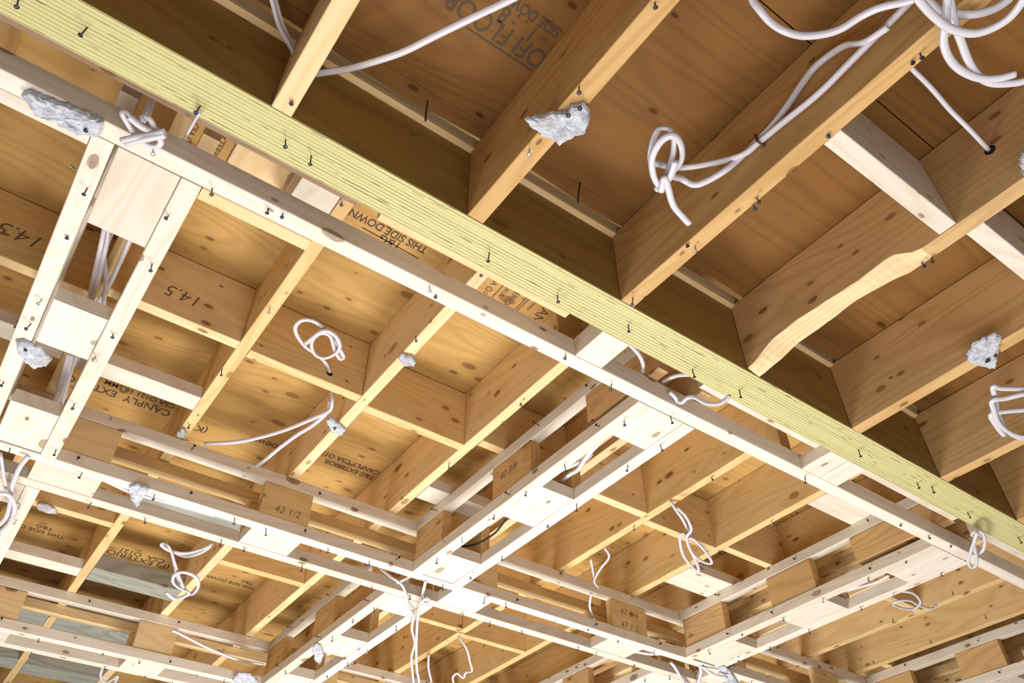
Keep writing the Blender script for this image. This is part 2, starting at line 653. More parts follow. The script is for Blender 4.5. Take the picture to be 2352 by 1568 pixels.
# ---------------------------------------------------------------- laminated beam
beam = board('laminated_beam', -1.6, 4.2, BEAM_Y0, BEAM_Y1, ZJ, 1.168, 'x', slots=[BEAM_SIDE, LVL], bow=0.0012)
for p in beam.data.polygons:
    if p.normal.z < -0.6:
        p.material_index = 1
tag(beam, 'yellow laminated beam with a striped underside crossing from top left to lower right', 'beam')
for px, py in ((42, 14), (200, 78), (460, 258), (656, 336), (715, 372), (1124, 594), (1280, 692), (1443, 760), (1590, 862), (1698, 908), (1971, 1046),
               (2106, 1122), (2140, 1130), (2222, 1190), (2338, 1246)):
    screw(at(px, py - 14, ZJ), (0.1, 0.1, -1), beam, random.choice((4, 1, 4)))
sill = board('sill_board', -1.6, 4.2, 0.664, 0.755, 1.169, 1.2, 'x', PINE)  # pale wood colour stands in for light leaking through the gap
tag(sill, 'board in the gap above the yellow beam, pale for the light leaking through', 'board')
for label, x0, x1, y1, z0, mt in (
        ('brown plank fixed behind the upper left end of the yellow beam', -0.6, 0.27, 0.793, 1.043, DULL),
        ('rough edged plank behind the yellow beam above the stamped plywood', 0.31, 0.70, 0.792, 1.035, PINE),
        ('dark plank behind the yellow beam near the first pale post', 0.74, 1.02, 0.781, 1.06, DULL),
        ('pale plank showing past the yellow beam beside the curled white cable', 1.04, 1.40, 0.788, 1.03, SPRUCE),
        ('pale plank behind the right end of the yellow beam', 1.53, 1.93, 0.790, 1.03, SPRUCE),
        ('white edged plank behind the yellow beam near the hanging cable loop', 2.0, 3.0, 0.790, 1.02, SPRUCE)):
    tag(board('backing_plank', x0, x1, BEAM_Y1 + 0.001, y1, z0, ZF - 0.001, 'x', mt), label, 'plank')

# ---------------------------------------------------------------- near joists
near = [('joist hidden behind the top left end of the yellow beam', -0.235, -0.205), ('pale near joist meeting the beam below the top left corner', 0.084, 0.114),
        ('near joist holding the big drywall scrap', 0.4095, 0.4395), ('near joist with the white cable bundle stapled to its face', 0.7285, 0.758),
        None, ('near joist with the drywall scrap at the right edge', 1.3655, 1.395), ('near joist crossing below the wire tangle at the right edge', 1.682, 1.712),
        ('near joist at the lower right corner of the near bays', 2.0, 2.03)]
NEAR = {}
for i, nj in enumerate(near):
    if nj is None:
        continue
    j = board('floor_joist', nj[1], nj[2], -1.3, BEAM_Y0 - 0.001, ZJ, ZN - 0.001, 'y', (PINE if i == 1 else FIR))
    NEAR[i] = tag(j, nj[0], 'joist', 'joists on the near side of the beam')


WR = [(0.30, 0.0), (0.339, 0.001), (0.38, 0.010), (0.44, 0.018), (0.518, 0.015), (0.577, 0.014), (0.619, 0.005), (0.671, 0.0)]
WL = [(0.285, 0.0), (0.304, 0.002), (0.353, 0.027), (0.426, 0.025), (0.491, 0.030), (0.554, 0.034), (0.598, 0.030), (0.674, 0.006)]


def interp(tab, t):
    if t <= tab[0][0]:
        return tab[0][1]
    for (x0, y0), (x1, y1) in zip(tab, tab[1:]):
        if t <= x1:
            f = (t - x0) / (x1 - x0)
            f = f * f * (3 - 2 * f)
            return y0 + (y1 - y0) * f
    return tab[-1][1]


def waney(p, k, x, w, h):
    # lower edge split away, leaving a torn wavy underside (local x runs along the joist)
    yy = x / S + (BEAM_Y0 - 0.001 - 1.3) / 2
    if yy < 0.285:
        return
    torn = noise.noise(Vector((x * 38.0, k * 3.1, 1.7))) * 0.0022
    if k in (0, 7):
        p[2] += interp(WR, yy) * S + torn
    if k in (1, 2):
        p[2] += interp(WL, yy) * S + torn


wj = board('floor_joist', 1.05, 1.0815, -1.3, BEAM_Y0 - 0.001, ZJ, ZN - 0.001, 'y', slots=[FIR, PINE], bow=0.001, wane=waney, step=0.018)
for p in wj.data.polygons:
    if p.normal.z < -0.3 and p.center.x / S + (BEAM_Y0 - 0.001 - 1.3) / 2 > 0.30:
        p.material_index = 1     # freshly split wood
NEAR[4] = tag(wj, 'near joist with a wavy split lower edge', 'joist', 'joists on the near side of the beam')
b1 = board('blocking', 0.7592, 1.0485, 0.238, 0.268, ZJ + 0.002, ZN - 0.002, 'x', SPRUCE)
tag(b1, 'pale blocking between the cable joist and the wavy edged joist', 'blocking', 'blocking between near joists')
b2 = board('blocking', 1.0828, 1.3645, 0.212, 0.242, ZJ + 0.002, ZN - 0.002, 'x', SPRUCE)
tag(b2, 'rough ended blocking at the right edge beside the wavy edged joist', 'blocking', 'blocking between near joists')
for i, pts in {1: ((671, 240),), 2: ((1216, 348), (1330, 205), (1504, 12)), 3: ((1454, 690), (1596, 570), (1577, 567), (1738, 460), (1730, 476), (1902, 316), (2113, 128),
                                                                                      (2094, 146)), 4: ((2118, 610), (2140, 598)), 5: ((2265, 822), (2287, 806))}.items():
    for px, py in pts:
        screw(at(px, py - 6, ZJ), (0, 0, -1), NEAR[i])
# flat black disc painting the dark inside the cable hole of the wavy joist
def disc(name, p, nrm, r, parent, mat=HOLE_DARK, off=0.0006):
    bm = bmesh.new()
    bmesh.ops.create_circle(bm, cap_ends=True, radius=r, segments=20)
    me = D.meshes.new(name)
    bm.to_mesh(me)
    bm.free()
    mw = Vector(nrm).to_track_quat('Z', 'Y').to_matrix().to_4x4()
    mw.translation = U(p) + Vector(nrm) * off
    return link(name, me, mat, parent, mw)


disc('hole_dark', atx(2274, 345, 1.05), (-1, 0, 0), 0.011, wj)
# nails hanging out of the near deck in front of the beam
for label, px, py, z in (('dark nail poking down through the deck beside the big drywall scrap joist', 983, 250, 1.17),
                         ('dark nail poking down through the deck left of the cable knot', 1333, 437, 1.17)):
    p = at(px, py, z)
    cable(label, [[(px, py - 18, 1.177), (px - 4, py + 4, 1.14), (px - 6, py + 28, 1.11)]], 0.0018, 1.0, SCREW, 'nail', None, 'nail')

# ---------------------------------------------------------------- far joists
JX = [-0.314, -0.0215, 0.271, 0.5635, 0.856, 1.1485, 1.441, 1.7335, 2.026, 2.3185, 2.60, 2.875, 3.17, 3.46]
JT = 0.0255
FAR = []
where = ['leftmost far joist at the left edge', 'far joist hidden above the left soffit frame', 'far joist with screws just right of the left soffit frame',
         'far joist carrying two small drywall scraps', 'far joist running close along the left side of the middle soffit frame', 'far joist seen inside the middle soffit frame',
         'first bright far joist right of the middle soffit frame', 'second bright far joist right of the middle soffit frame', 'far joist close along the left side of the right soffit frame',
         'far joist hidden above the right soffit frame', 'first far joist right of the right soffit frame', 'second far joist right of the right soffit frame',
         'far joist above the lower right corner frame', 'last far joist at the lower right corner']
for i, x in enumerate(JX):
    j = board('floor_joist', x, x + JT, 0.828, 4.9, ZF, ZD - 0.001, 'y', PINE, bow=0.003)
    FAR.append(tag(j, where[i], 'joist', 'joists on the far side of the beam'))
for i, pts in {2: ((620, 712), (510, 852), (435, 980), (785, 470)), 3: ((1106, 632), (955, 778), (935, 830), (770, 980)), 4: ((1196, 932), (1032, 1068)),
               6: ((1634, 1100), (1456, 1212)), 7: ((1772, 1200), (1651, 1268)), 10: ((2187, 1363), (2050, 1425)), 11: ((2263, 1418), (2137, 1475), (2005, 1522))}.items():
    for px, py in pts:
        screw(at(px, py - 5, ZF), (0, 0, -1), FAR[i])


def blk(label, i, y0, y1, z0=ZF, z1=ZD - 0.002, mat=PINE, x0=None, x1=None, name='blocking', cat='blocking', group='blocking between far joists'):
    a = JX[i] + JT + 0.001 if x0 is None else x0
    b = JX[i + 1] - 0.001 if x1 is None else x1
    return tag(board(name, a, b, y0, y1, z0, z1, 'x', mat, bow=0.001), label, cat, group)


BL = {}
BL['l'] = blk('blocking at the left edge beside the left soffit frame', 0, 1.368, 1.394)
BL['145'] = blk('pencil marked blocking right of the left soffit frame', 1, 1.334, 1.36)
BL['coil'] = blk('blocking behind the small round cable coil', 2, 1.346, 1.372)
blk('blocking just left of the middle soffit frame', 3, 1.37, 1.396)
blk('short blocking beside the middle soffit frame in the screw dotted bay', 4, 1.328, 1.353)
blk('blocking right of the middle soffit frame above its middle cross block', 5, 1.347, 1.373)
blk('blocking behind the hanging cable tangle', 6, 1.372, 1.397)
blk('blocking left of the right soffit frame beside its far joist', 7, 1.348, 1.372)
blk('blocking hidden behind the right soffit frame', 8, 1.36, 1.385)
blk('blocking right of the right soffit frame near the small coil', 9, 1.27, 1.296)
FB = dict(z1=ZF + 0.032, name='flat_blocking', group='flat blocking under the far deck', mat=SPRUCE)
blk('flat white blocking right of the left soffit frame, below the pencil marked one', 1, 1.564, 1.619, **FB)
blk('flat white blocking at the left edge, left of the drywall scrap', 0, 1.556, 1.61, **FB)
blk('flat blocking with one screw touching the middle soffit frame', 4, 1.577, 1.643, x1=1.10, **FB)
blk('flat white blocking left of the right soffit frame near the pale strip', 7, 0.99, 1.062, **FB)
blk('flat split blocking left of the right soffit frame at its far end', 7, 1.505, 1.615, **FB)
blk('blocking past the second long frame beside the ragged scrap', 1, 2.24, 2.268)
blk('flat pale blocking at the far left past the second long frame', 1, 2.564, 2.62, **FB)
blk('blocking above the lower white knot, past the second long frame', 3, 2.27, 2.297)
blk('blocking past the second long frame right of its left cross block', 5, 2.27, 2.296)
blk('blocking past the second long frame at bottom centre', 6, 2.3, 2.326)
blk('blocking between the far right joists', 11, 1.62, 1.646)
GB = dict(mat=GREY_WOOD, name='weathered_block', cat='block', group='grey weathered blocks')
blk('grey weathered block behind the white cable knot at lower left', 2, 2.535, 2.625, z1=ZF + 0.05, **GB)
blk('grey green weathered block inside the third long frame', 2, 2.96, 3.06, z1=ZF + 0.06, **GB)
blk('grey green weathered block inside the third long frame at far left', 1, 2.96, 3.06, z1=ZF + 0.06, **GB)
blk('grey weathered block at the bottom left corner', 2, 3.44, 3.54, z1=ZF + 0.06, **GB)
blk('grey weathered block at the bottom left edge', 1, 3.42, 3.52, z1=ZF + 0.06, **GB)
blk('grey weathered block above the second long frame', 2, 2.03, 2.08, z1=ZF + 0.03, **GB)
crip = board('cripple_block', 0.196, 0.2695, 0.83, 1.0, ZF, ZD - 0.002, 'y', SPRUCE)
tag(crip, 'pale wide block against the far joist below the yellow beam', 'block')

# ---------------------------------------------------------------- furring strip and blocks beside the beam
fur = board('furring_strip', -1.6, 4.2, 0.832, 0.863, ZJ, 1.043, 'x', SPRUCE)
tag(fur, 'long white furring strip running beside the yellow beam', 'strip')
for px, py in ((352, 345), (487, 436), (650, 494), (986, 660), (1405, 884), (1540, 958), (1849, 1096), (2068, 1206), (2132, 1232), (2182, 1255), (1000, 682), (1300, 818), (617, 482)):
    screw(at(px, py - 3, ZJ), (0, 0, -1), fur)
f2 = board('furring_strip', 0.0565, 0.236, 0.8645, 0.890, ZJ + 0.001, 1.03, 'x', PINE)
tag(f2, 'short pale strip doubled against the furring strip right of the left soffit frame', 'strip')
f3 = board('furring_strip', -1.0, -0.106, 0.8645, 0.889, ZJ + 0.001, 1.03, 'x', SPRUCE)
tag(f3, 'short strip doubled against the furring strip under the long drywall scrap', 'strip')
for label, x0, x1, z1 in (('wide white block between the yellow beam and the furring strip, mid frame', 0.755, 0.819, 1.045),
                          ('white block between the beam and the furring strip, left of the right soffit frame', 1.40, 1.459, 1.032),
                          ('white block with a bark streak between the beam and furring strip', 1.4605, 1.521, 1.032)):
    tag(board('spacer_block', x0, x1, BEAM_Y1 + 0.0006, 0.8314, ZJ + 0.001, z1, 'y', SPRUCE), label, 'block', 'spacer blocks beside the beam')
for label, x0, x1, y0, y1, z1, mt in (
        ('two faced pale post standing behind the furring strip, mid frame', 0.746, 0.83, 0.866, 0.893, ZD - 0.001, PINE),
        ('short pale post behind the furring strip left of the right soffit frame', 1.402, 1.438, 0.866, 0.90, ZD - 0.001, PINE)):
    tag(board('hanger_post', x0, x1, y0, y1, 1.044, z1, 'z', mt), label, 'post')
# stamped plywood offcut in the channel
off1 = board('plywood_offcut', 0.085, 0.19, 0.90, 0.99, 1.24, 1.252, 'y', PINE)

# ---------------------------------------------------------------- soffit frames (dropped false beams)
T = 0.031


def frame(label, axis, a0, a1, c0, c1, stations, ends=(0, 0), up_in=0.0, gap=0.001, group='soffit frames'):
    """Ladder frame hung under the joists. axis: its run; a0..a1 the run, c0..c1 across.
    stations: (start, end) of the cross blocks; each has a flat block and two upright side plates."""
    loc = W(*( ((a0 + a1) / 2, (c0 + c1) / 2, ZJ) if axis == 'x' else ((c0 + c1) / 2, (a0 + a1) / 2, ZJ)))
    root = empty('soffit_frame', loc)
    tag(root, label, 'frame', group)

    def bd(nm, s0, s1, t0, t1, z0, z1, mat, grain=None):
        gr = grain or axis
        if axis == 'x':
            return board(nm, s0, s1, t0, t1, z0, z1, gr, mat, root, bow=0.001)
        return board(nm, t0, t1, s0, s1, z0, z1, gr, mat, root, bow=0.001)

    def pt(s, t, z):
        return (s, t, z) if axis == 'x' else (t, s, z)

    dn = (0, 0, -1)
    nearn = (0, -1, 0) if axis == 'x' else (-1, 0, 0)
    u0, u1 = a0 + ends[0], a1 + ends[1]
    for t0, t1 in ((c0, c0 + T), (c1 - T, c1)):
        r = bd('lower_rail', a0, a1, t0, t1, ZJ, ZJ + T, SPRUCE)
        n = max(3, int((a1 - a0) / 0.14))
        screws_along(r, pt(a0, (t0 + t1) / 2, ZJ), pt(a1, (t0 + t1) / 2, ZJ), n, dn)
        if t0 == c0:
            screws_along(r, pt(a0, c0, ZJ + T / 2), pt(a1, c0, ZJ + T / 2), max(2, n // 2), nearn, 0.006)
        r = bd('upper_rail', u0 + up_in, u1 - up_in, t0 + 0.0015, t1 - 0.0015, ZF - T - 0.001, ZF - 0.001, SPRUCE if t0 == c0 else PINE)
        if t0 == c0:
            screws_along(r, pt(u0, c0 + 0.0015, ZF - T / 2), pt(u1, c0 + 0.0015, ZF - T / 2), max(2, n // 2), nearn, 0.006)
    for s0, s1, blo, lo, hi in stations:
        if blo:
            bd('cross_block', max(s0, a0 + 0.001), s1, c0 + T + gap, c1 - T - 0.001, ZJ + 0.001, ZJ + 0.031, SPRUCE)
        if lo:
            zb = ZJ + T + 0.001 if s0 >= a0 else ZJ + 0.046
            bd('side_plate', s0 + 0.001, min(s1, a1 - 0.001), c0 + 0.002, c0 + T - 0.002, zb, ZF - T - 0.002, FIR if axis == 'y' else PINE, 'x' if axis == 'x' else 'y')
        if hi:
            zb = ZJ + T + 0.001 if s0 >= a0 else ZJ + 0.046
            bd('side_plate', s0 + 0.004, min(s1 + 0.004, a1 - 0.001), c1 - T + 0.002, c1 - 0.002, zb, ZF - T - 0.002, PINE, 'x' if axis == 'x' else 'y')
    return root


E0 = 0.8645
XC2a, XC2b = 1.741, 1.887
XC3a, XC3b = 2.735, 2.88
fl = frame('left soffit frame running away from the furring strip, cables inside it', 'y', E0, XC2a - 0.001, -0.105, 0.055,
           ((E0, 1.034, 1, 0, 0), (1.24, 1.37, 1, 0, 0), (1.58, 1.735, 1, 0, 0)), gap=0.006)
fm = frame('middle soffit frame with orange side plates meeting the furring strip', 'y', E0, XC2a - 0.001, 0.944, 1.10,
           ((E0, 0.98, 1, 0, 0), (0.80, 1.02, 0, 1, 1), (1.222, 1.376, 1, 1, 1), (1.605, 1.738, 1, 1, 1)), ends=(-0.068, 0))
fr = frame('right soffit frame with knotty side plates meeting the furring strip', 'y', E0, XC2a - 0.001, 1.946, 2.108,
           ((E0, 1.022, 1, 0, 0), (0.80, 1.08, 0, 1, 1), (1.22, 1.38, 1, 1, 1), (1.562, 1.732, 1, 1, 1)), ends=(-0.068, 0))
fr2 = frame('shaded soffit frame at the lower right corner', 'y', E0, XC2a - 0.001, 2.935, 3.10,
            ((E0, 1.022, 1, 0, 0), (0.80, 1.08, 0, 1, 1), (1.22, 1.38, 1, 1, 1), (1.56, 1.73, 1, 1, 1)), ends=(-0.068, 0))
x2 = frame('second long soffit frame crossing the lower half, beyond the yellow beam', 'x', -1.2, 4.2, XC2a, XC2b,
           ((-0.42, -0.28, 1, 1, 1), (0.022, 0.16, 1, 1, 1), (0.512, 0.64, 1, 1, 1), (1.092, 1.218, 1, 1, 1), (1.65, 1.79, 1, 1, 1), (2.112, 2.24, 1, 1, 1), (2.62, 2.75, 1, 1, 1),
            (3.11, 3.24, 1, 1, 1)))
x3 = frame('third long soffit frame at the bottom left, farthest back', 'x', -1.2, 4.2, XC3a, XC3b,
           ((-0.45, -0.30, 1, 1, 1), (0.03, 0.17, 1, 1, 1), (0.51, 0.633, 1, 1, 1), (1.09, 1.218, 1, 1, 1), (1.65, 1.79, 1, 1, 1), (2.11, 2.24, 1, 1, 1), (2.65, 2.79, 1, 1, 1)))
for i, (x0, x1, lb) in enumerate(((-0.103, 0.057, 'left lower soffit frame between the second and third long frames'),
                                  (0.944, 1.10, 'bottom centre soffit frame with a drywall scrap on its side'),
                                  (1.946, 2.108, 'bottom right soffit frame past the brightest corner'),)):
    frame(lb, 'y', XC2b + 0.001, XC3a - 0.001, x0, x1, ((1.89, 1.99, 1, 0 if i == 0 else 1, 1), (2.215, 2.36, 1, 0 if i == 0 else 1, 1), (2.585, 2.73, 1, 0 if i == 0 else 1, 1)))

# ---------------------------------------------------------------- drywall scraps
scrap('long torn drywall scrap on the furring strip at upper left', [(54, 213), (74, 204), (128, 226), (185, 245), (246, 276), (234, 309), (196, 305), (160, 292), (118, 268), (80, 255)], ZJ - 0.001, 0.016, ((200, 296),))
scrap('largest drywall scrap, on the near joist at top centre', [(1206, 270), (1250, 257), (1300, 252), (1312, 236), (1345, 232), (1356, 262), (1348, 297), (1312, 312), (1285, 328), (1240, 303), (1220, 290)], ZJ - 0.001, 0.014, ((1306, 262), (1331, 246)))
scrap('pointed drywall scrap on the near joist at the right edge', [(2216, 808), (2235, 785), (2282, 762), (2296, 770), (2290, 800), (2284, 842), (2250, 838), (2222, 826)], ZJ - 0.001, 0.012, ((2265, 826), (2284, 812)))
scrap('flat drywall scrap on the left rail of the left soffit frame', [(36, 780), (52, 776), (80, 788), (95, 797), (121, 822), (108, 838), (80, 843), (60, 826), (40, 800)], ZJ - 0.001, 0.010, ((60, 800),))
scrap('small oval drywall scrap on a far joist left of centre', [(914, 818), (925, 808), (945, 814), (957, 826), (952, 837), (930, 836)], ZF - 0.001, 0.012)
scrap('small drywall scrap farther along the same far joist', [(750, 960), (762, 955), (782, 970), (797, 984), (784, 996), (762, 986)], ZF - 0.001, 0.012)
scrap('tiny drywall scrap at the end of a far joist by the second long frame', [(408, 988), (420, 980), (430, 990), (424, 1000), (410, 1000)], ZF - 0.001, 0.010)
scrap('drywall scrap on the second long frame near the white cross block', [(297, 1112), (312, 1108), (330, 1112), (344, 1118), (334, 1134), (318, 1160), (306, 1146), (300, 1130)], ZJ - 0.001, 0.012)
scrap('thin drywall scrap beside the left lower soffit frame', [(84, 1156), (92, 1151), (112, 1157), (128, 1166), (132, 1175), (108, 1174), (88, 1166)], ZF - 0.001, 0.010)
scrap('drywall scrap hanging on the bottom centre soffit frame', [(718, 1484), (727, 1474), (738, 1480), (744, 1500), (736, 1522), (724, 1512)], ZJ - 0.001, 0.012)
scrap('crumbled drywall scrap at the bottom edge left of centre', [(535, 1556), (548, 1540), (575, 1545), (594, 1560), (580, 1574), (545, 1574)], ZJ - 0.001, 0.014)
scrap('long drywall scrap below the brightest corner at the bottom edge', [(1649, 1532), (1662, 1527), (1676, 1536), (1690, 1556), (1700, 1574), (1680, 1574), (1660, 1552)], ZJ - 0.001, 0.010)
scrap('drywall scrap cut off by the right edge', [(2340, 362), (2350, 345), (2370, 350), (2372, 392), (2350, 398), (2342, 382)], ZJ - 0.001, 0.012)

# ---------------------------------------------------------------- cables
cable('white cable crossing the bay at top centre', [[(700, 180, 1.15), (735, 168, 1.13), (800, 158, 1.12), (870, 138, 1.11), (930, 117, 1.1), (1000, 82, 1.09), (1090, 38, 1.08), (1180, -5, 1.08), (1280, -60, 1.08)]])
cable('doubled cable coming down behind the pale near joist at top left', [[(610, -40, 1.12), (624, 0, 1.12), (640, 58, 1.12), (664, 102, 1.12), (684, 142, 1.12)], [(617, -40, 1.13), (632, 0, 1.13), (649, 58, 1.13), (671, 102, 1.13), (692, 140, 1.13)]], flat=1.0)
X3 = 0.719
cable('knotted cable bundle stapled along a near joist at upper right', [
    [(2125, -30, 'x', X3), (2040, 55, 'x', X3), (1960, 135, 'x', X3), (1880, 215, 'x', X3), (1800, 280, 'x', X3), (1745, 325, 'x', X3), (1702, 357, 'x', X3 - .005), (1620, 378, 'x', X3 - .02), (1560, 385, 'x', X3 - .05), (1520, 378, 1.03),
     (1496, 370, 1.02), (1497, 335, 1.01), (1510, 300, 1.01), (1526, 294, 1.0), (1545, 305, 1.0), (1547, 345, 1.0), (1535, 390, 1.0), (1514, 425, 1.0), (1506, 436, 1.0)],
    [(2040, 62, 'x', X3 - .006), (1985, 97, 'x', X3 - .006), (1937, 106, 'x', X3 - .004), (1876, 150, 'x', X3), (1841, 194, 'x', X3), (1807, 245, 'x', X3), (1770, 293, 'x', X3), (1736, 327, 'x', X3), (1698, 364, 'x', X3), (1664, 392, 'x', X3 - .01),
     (1620, 417, 'x', X3 - .02), (1593, 424, 'x', X3 - .03), (1566, 411, 'x', X3 - .05), (1545, 402, 1.02), (1565, 370, 1.0), (1565, 335, .99), (1548, 312, .985), (1520, 322, .985), (1498, 360, .985), (1500, 400, .985), (1512, 425, .985),
     (1522, 430, .985), (1540, 405, .98), (1552, 370, .98)],
    [(1518, 440, .98), (1526, 410, .978), (1533, 425, .978), (1546, 470, .978), (1570, 500, .978), (1583, 514, .978)]])
st = board('cable_staple', 0.710, 0.7275, 0.3715, 0.3745, 1.055, 1.076, 'z', BARK)
p_ = atx(1744, 322, X3)
st.location = W(0.7195, p_.y, p_.z)
tag(st, 'dark staple clamping the cable bundle to the near joist', 'staple')
cable('long cable arc sagging at the top right', [[(1722, -30, 1.08), (1729, 0, 1.07), (1743, 20, 1.06), (1770, 51, 1.05), (1804, 72, 1.04), (1845, 82, 1.04), (1893, 78, 1.04), (1933, 65, 1.04), (1978, 37, 1.04), (2022, 17, 1.03), (2083, 3, 1.02), (2130, -14, 1.01)]])
cable('upper cable loop in the top right corner', [[(2110, -15, .985), (2128, 0, .98), (2158, 20, .98), (2199, 32, .98), (2243, 32, .98), (2284, 20, .98), (2315, 0, .98), (2330, -20, .98)]])
cable('wide cable loop in the top right corner', [[(2100, -20, .95), (2111, 0, .95), (2141, 34, .95), (2182, 65, .95), (2233, 77, .95), (2277, 66, .95), (2318, 41, .95), (2346, 7, .95), (2360, -20, .95)]])
cable('cut cable end curling at the right edge under the loops', [[(2176, -30, .965), (2175, 0, .965), (2172, 51, .962), (2168, 99, .96), (2182, 136, .96), (2209, 163, .96), (2250, 180, .96), (2294, 180, .96), (2333, 170, .96)]])
cable('cable swinging past the right edge below the loops', [[(2184, -30, .97), (2182, 0, .97), (2192, 51, .965), (2209, 99, .965), (2226, 143, .965), (2247, 174, .965), (2277, 191, .965), (2318, 192, .965), (2352, 186, .965), (2400, 165, .965)]])
cable('single cable entering a bored hole in the wavy edged joist', [[(2080, 142, 1.1), (2097, 160, 1.1), (2138, 201, 1.095), (2182, 252, 1.09), (2226, 296, 1.085), (2272, 345, 'x', 1.052)]], flat=1.1)
cable('angular cable tangle at the right edge below the pointed scrap', [
    [(2400, 895, .99), (2352, 893, .985), (2300, 892, .985), (2281, 888, .985), (2286, 915, .985), (2292, 950, .985), (2310, 985, .985), (2340, 1005, .985), (2400, 1015, .985)],
    [(2400, 930, .98), (2360, 940, .98), (2310, 945, .98), (2276, 952, .98), (2290, 980, .98), (2306, 1000, .98)],
    [(2400, 900, .975), (2352, 905, .975), (2310, 915, .975), (2280, 920, .975), (2282, 940, .975), (2296, 975, .975), (2335, 1000, .975), (2400, 1005, .975)]])
yc = 1.335
cable('small round cable coil in the bay right of the left soffit frame', [[(758, 856, 'y', 1.346), (750, 836, 1.19), (732, 817, 1.17), (702, 796, 1.16), (682, 769, 1.15), (679, 749, 1.15), (695, 735, 1.15), (719, 737, 1.15), (742, 752, 1.15), (763, 776, 1.15), (783, 806, 1.15), (789, 820, 1.15),
                                                                          (780, 822, 1.145), (768, 800, 1.145), (758, 770, 1.14), (735, 765, 1.14), (716, 785, 1.14), (722, 812, 1.14), (745, 822, 1.14), (770, 812, 1.14), (781, 795, 1.135), (770, 770, 1.135), (742, 760, 1.135), (700, 790, 1.135)]], flat=1.3)
disc('hole_dark', aty(757, 857, 1.346), (0, -1, 0), 0.009, BL['coil'])  # flat black disc painting the dark of the coil's cable hole
cable('thin cable pair sweeping to the second long frame', [[(762, 900, 1.18), (763, 918, 1.16), (760, 938, 1.15), (748, 948, 1.15), (720, 960, 1.15), (660, 985, 1.15), (600, 1003, 1.15), (540, 1015, 1.15), (470, 1019, 1.15)],
                                                        [(757, 920, 1.17), (752, 945, 1.155), (720, 975, 1.15), (680, 1000, 1.15), (640, 1030, 1.15), (610, 1055, 1.15), (575, 1080, 1.15)]], r=0.0038, flat=1.6)
cable('twisted cable bunch hanging over the furring strip at upper left', [
    [(351, 195, 1.1), (345, 225, 1.06), (336, 255, 1.03), (325, 275, 1.02)],
    [(359, 195, 1.1), (351, 230, 1.06), (341, 262, 1.03), (328, 280, 1.02)],
    [(330, 292, 1.0), (310, 275, .99), (287, 258, .985), (281, 262, .98), (295, 287, .98), (315, 316, .98), (343, 334, .978), (364, 335, .976), (369, 321, .976), (350, 306, .976), (320, 288, .976), (296, 268, .978)],
    [(279, 323, .972), (310, 316, .97), (340, 312, .97), (378, 302, .968)],
    [(289, 330, .97), (320, 322, .968), (350, 316, .967), (380, 310, .966)],
    [(322, 275, 1.0), (332, 269, .99), (346, 276, .985), (354, 292, .985), (360, 305, .985)]], flat=1.3)
cable('straight pale wire dropping from a bent nail on the yellow beam', [[(459, 258, .985), (440, 290, 1.02), (417, 333, 1.06)]], r=0.003, flat=1.0, name='wire')
cable('cable bunch inside the upper opening of the left soffit frame', [
    [(242, 505, 1.12), (238, 534, 1.11), (228, 580, 1.1), (217, 629, 1.1), (203, 695, 1.11)], [(250, 505, 1.12), (247, 548, 1.11), (238, 590, 1.1), (226, 640, 1.1), (210, 695, 1.11)],
    [(262, 520, 1.13), (240, 580, 1.12), (244, 636, 1.11), (238, 700, 1.12)], [(300, 545, 1.14), (278, 595, 1.13), (255, 645, 1.13), (222, 700, 1.14)]], flat=1.3)
cable('cable bunch inside the lower opening of the left soffit frame', [
    [(159, 812, 1.1), (146, 858, 1.1), (124, 925, 1.11)], [(166, 815, 1.1), (154, 862, 1.1), (132, 925, 1.11)], [(173, 815, 1.11), (158, 868, 1.11), (142, 928, 1.12)], [(186, 872, 1.12), (168, 905, 1.12), (146, 935, 1.13)]], flat=1.3)
cable('cable pair drooping inside the middle soffit frame', [
    [(1400, 985, 1.03), (1380, 1013, 1.03), (1349, 1046, 1.03), (1329, 1077, 1.035), (1308, 1090, 1.04), (1286, 1108, 1.06)], [(1360, 1040, 1.05), (1345, 1055, 1.04), (1318, 1067, 1.045), (1283, 1082, 1.06)]])
cable('short black cable inside the middle soffit frame', [[(1165, 1189, 1.02), (1150, 1208, 1.03), (1134, 1226, 1.04), (1096, 1248, 1.05), (1055, 1256, 1.06)]], r=0.003, flat=1.1, mat=BLACKWIRE)
cable('cable curving out below the wide white spacer block', [[(1444, 788, 1.03), (1467, 813, 1.03), (1477, 836, 1.035), (1476, 856, 1.05)]], flat=1.2)
cable('cable snaking between the beam and furring strip with a stripped end', [
    [(1589, 860, 1.01), (1556, 862, 1.03), (1526, 874, 1.05), (1500, 890, 1.07)],
    [(1538, 900, 'y', .822), (1549, 910, 'y', .822), (1557, 921, 'y', .824), (1567, 923, 1.0), (1579, 913, .99), (1594, 912, .99), (1620, 925, .99), (1648, 927, .99), (1668, 917, .995), (1674, 908, 1.0)]], flat=1.3)
cable('hanging cable tangle right of centre below the blocking', [[(1540, 1150, 1.15), (1552, 1170, 1.13), (1569, 1194, 1.11), (1584, 1230, 1.1), (1566, 1225, 1.09), (1562, 1245, 1.09), (1572, 1279, 1.09), (1600, 1311, 1.09), (1604, 1302, 1.09), (1589, 1269, 1.09), (1578, 1240, 1.085), (1593, 1238, 1.085),
                                                                (1620, 1266, 1.085), (1635, 1292, 1.085), (1615, 1290, 1.085), (1590, 1270, 1.085), (1577, 1235, 1.08), (1588, 1215, 1.08), (1575, 1185, 1.1), (1555, 1165, 1.12)]], flat=1.2)
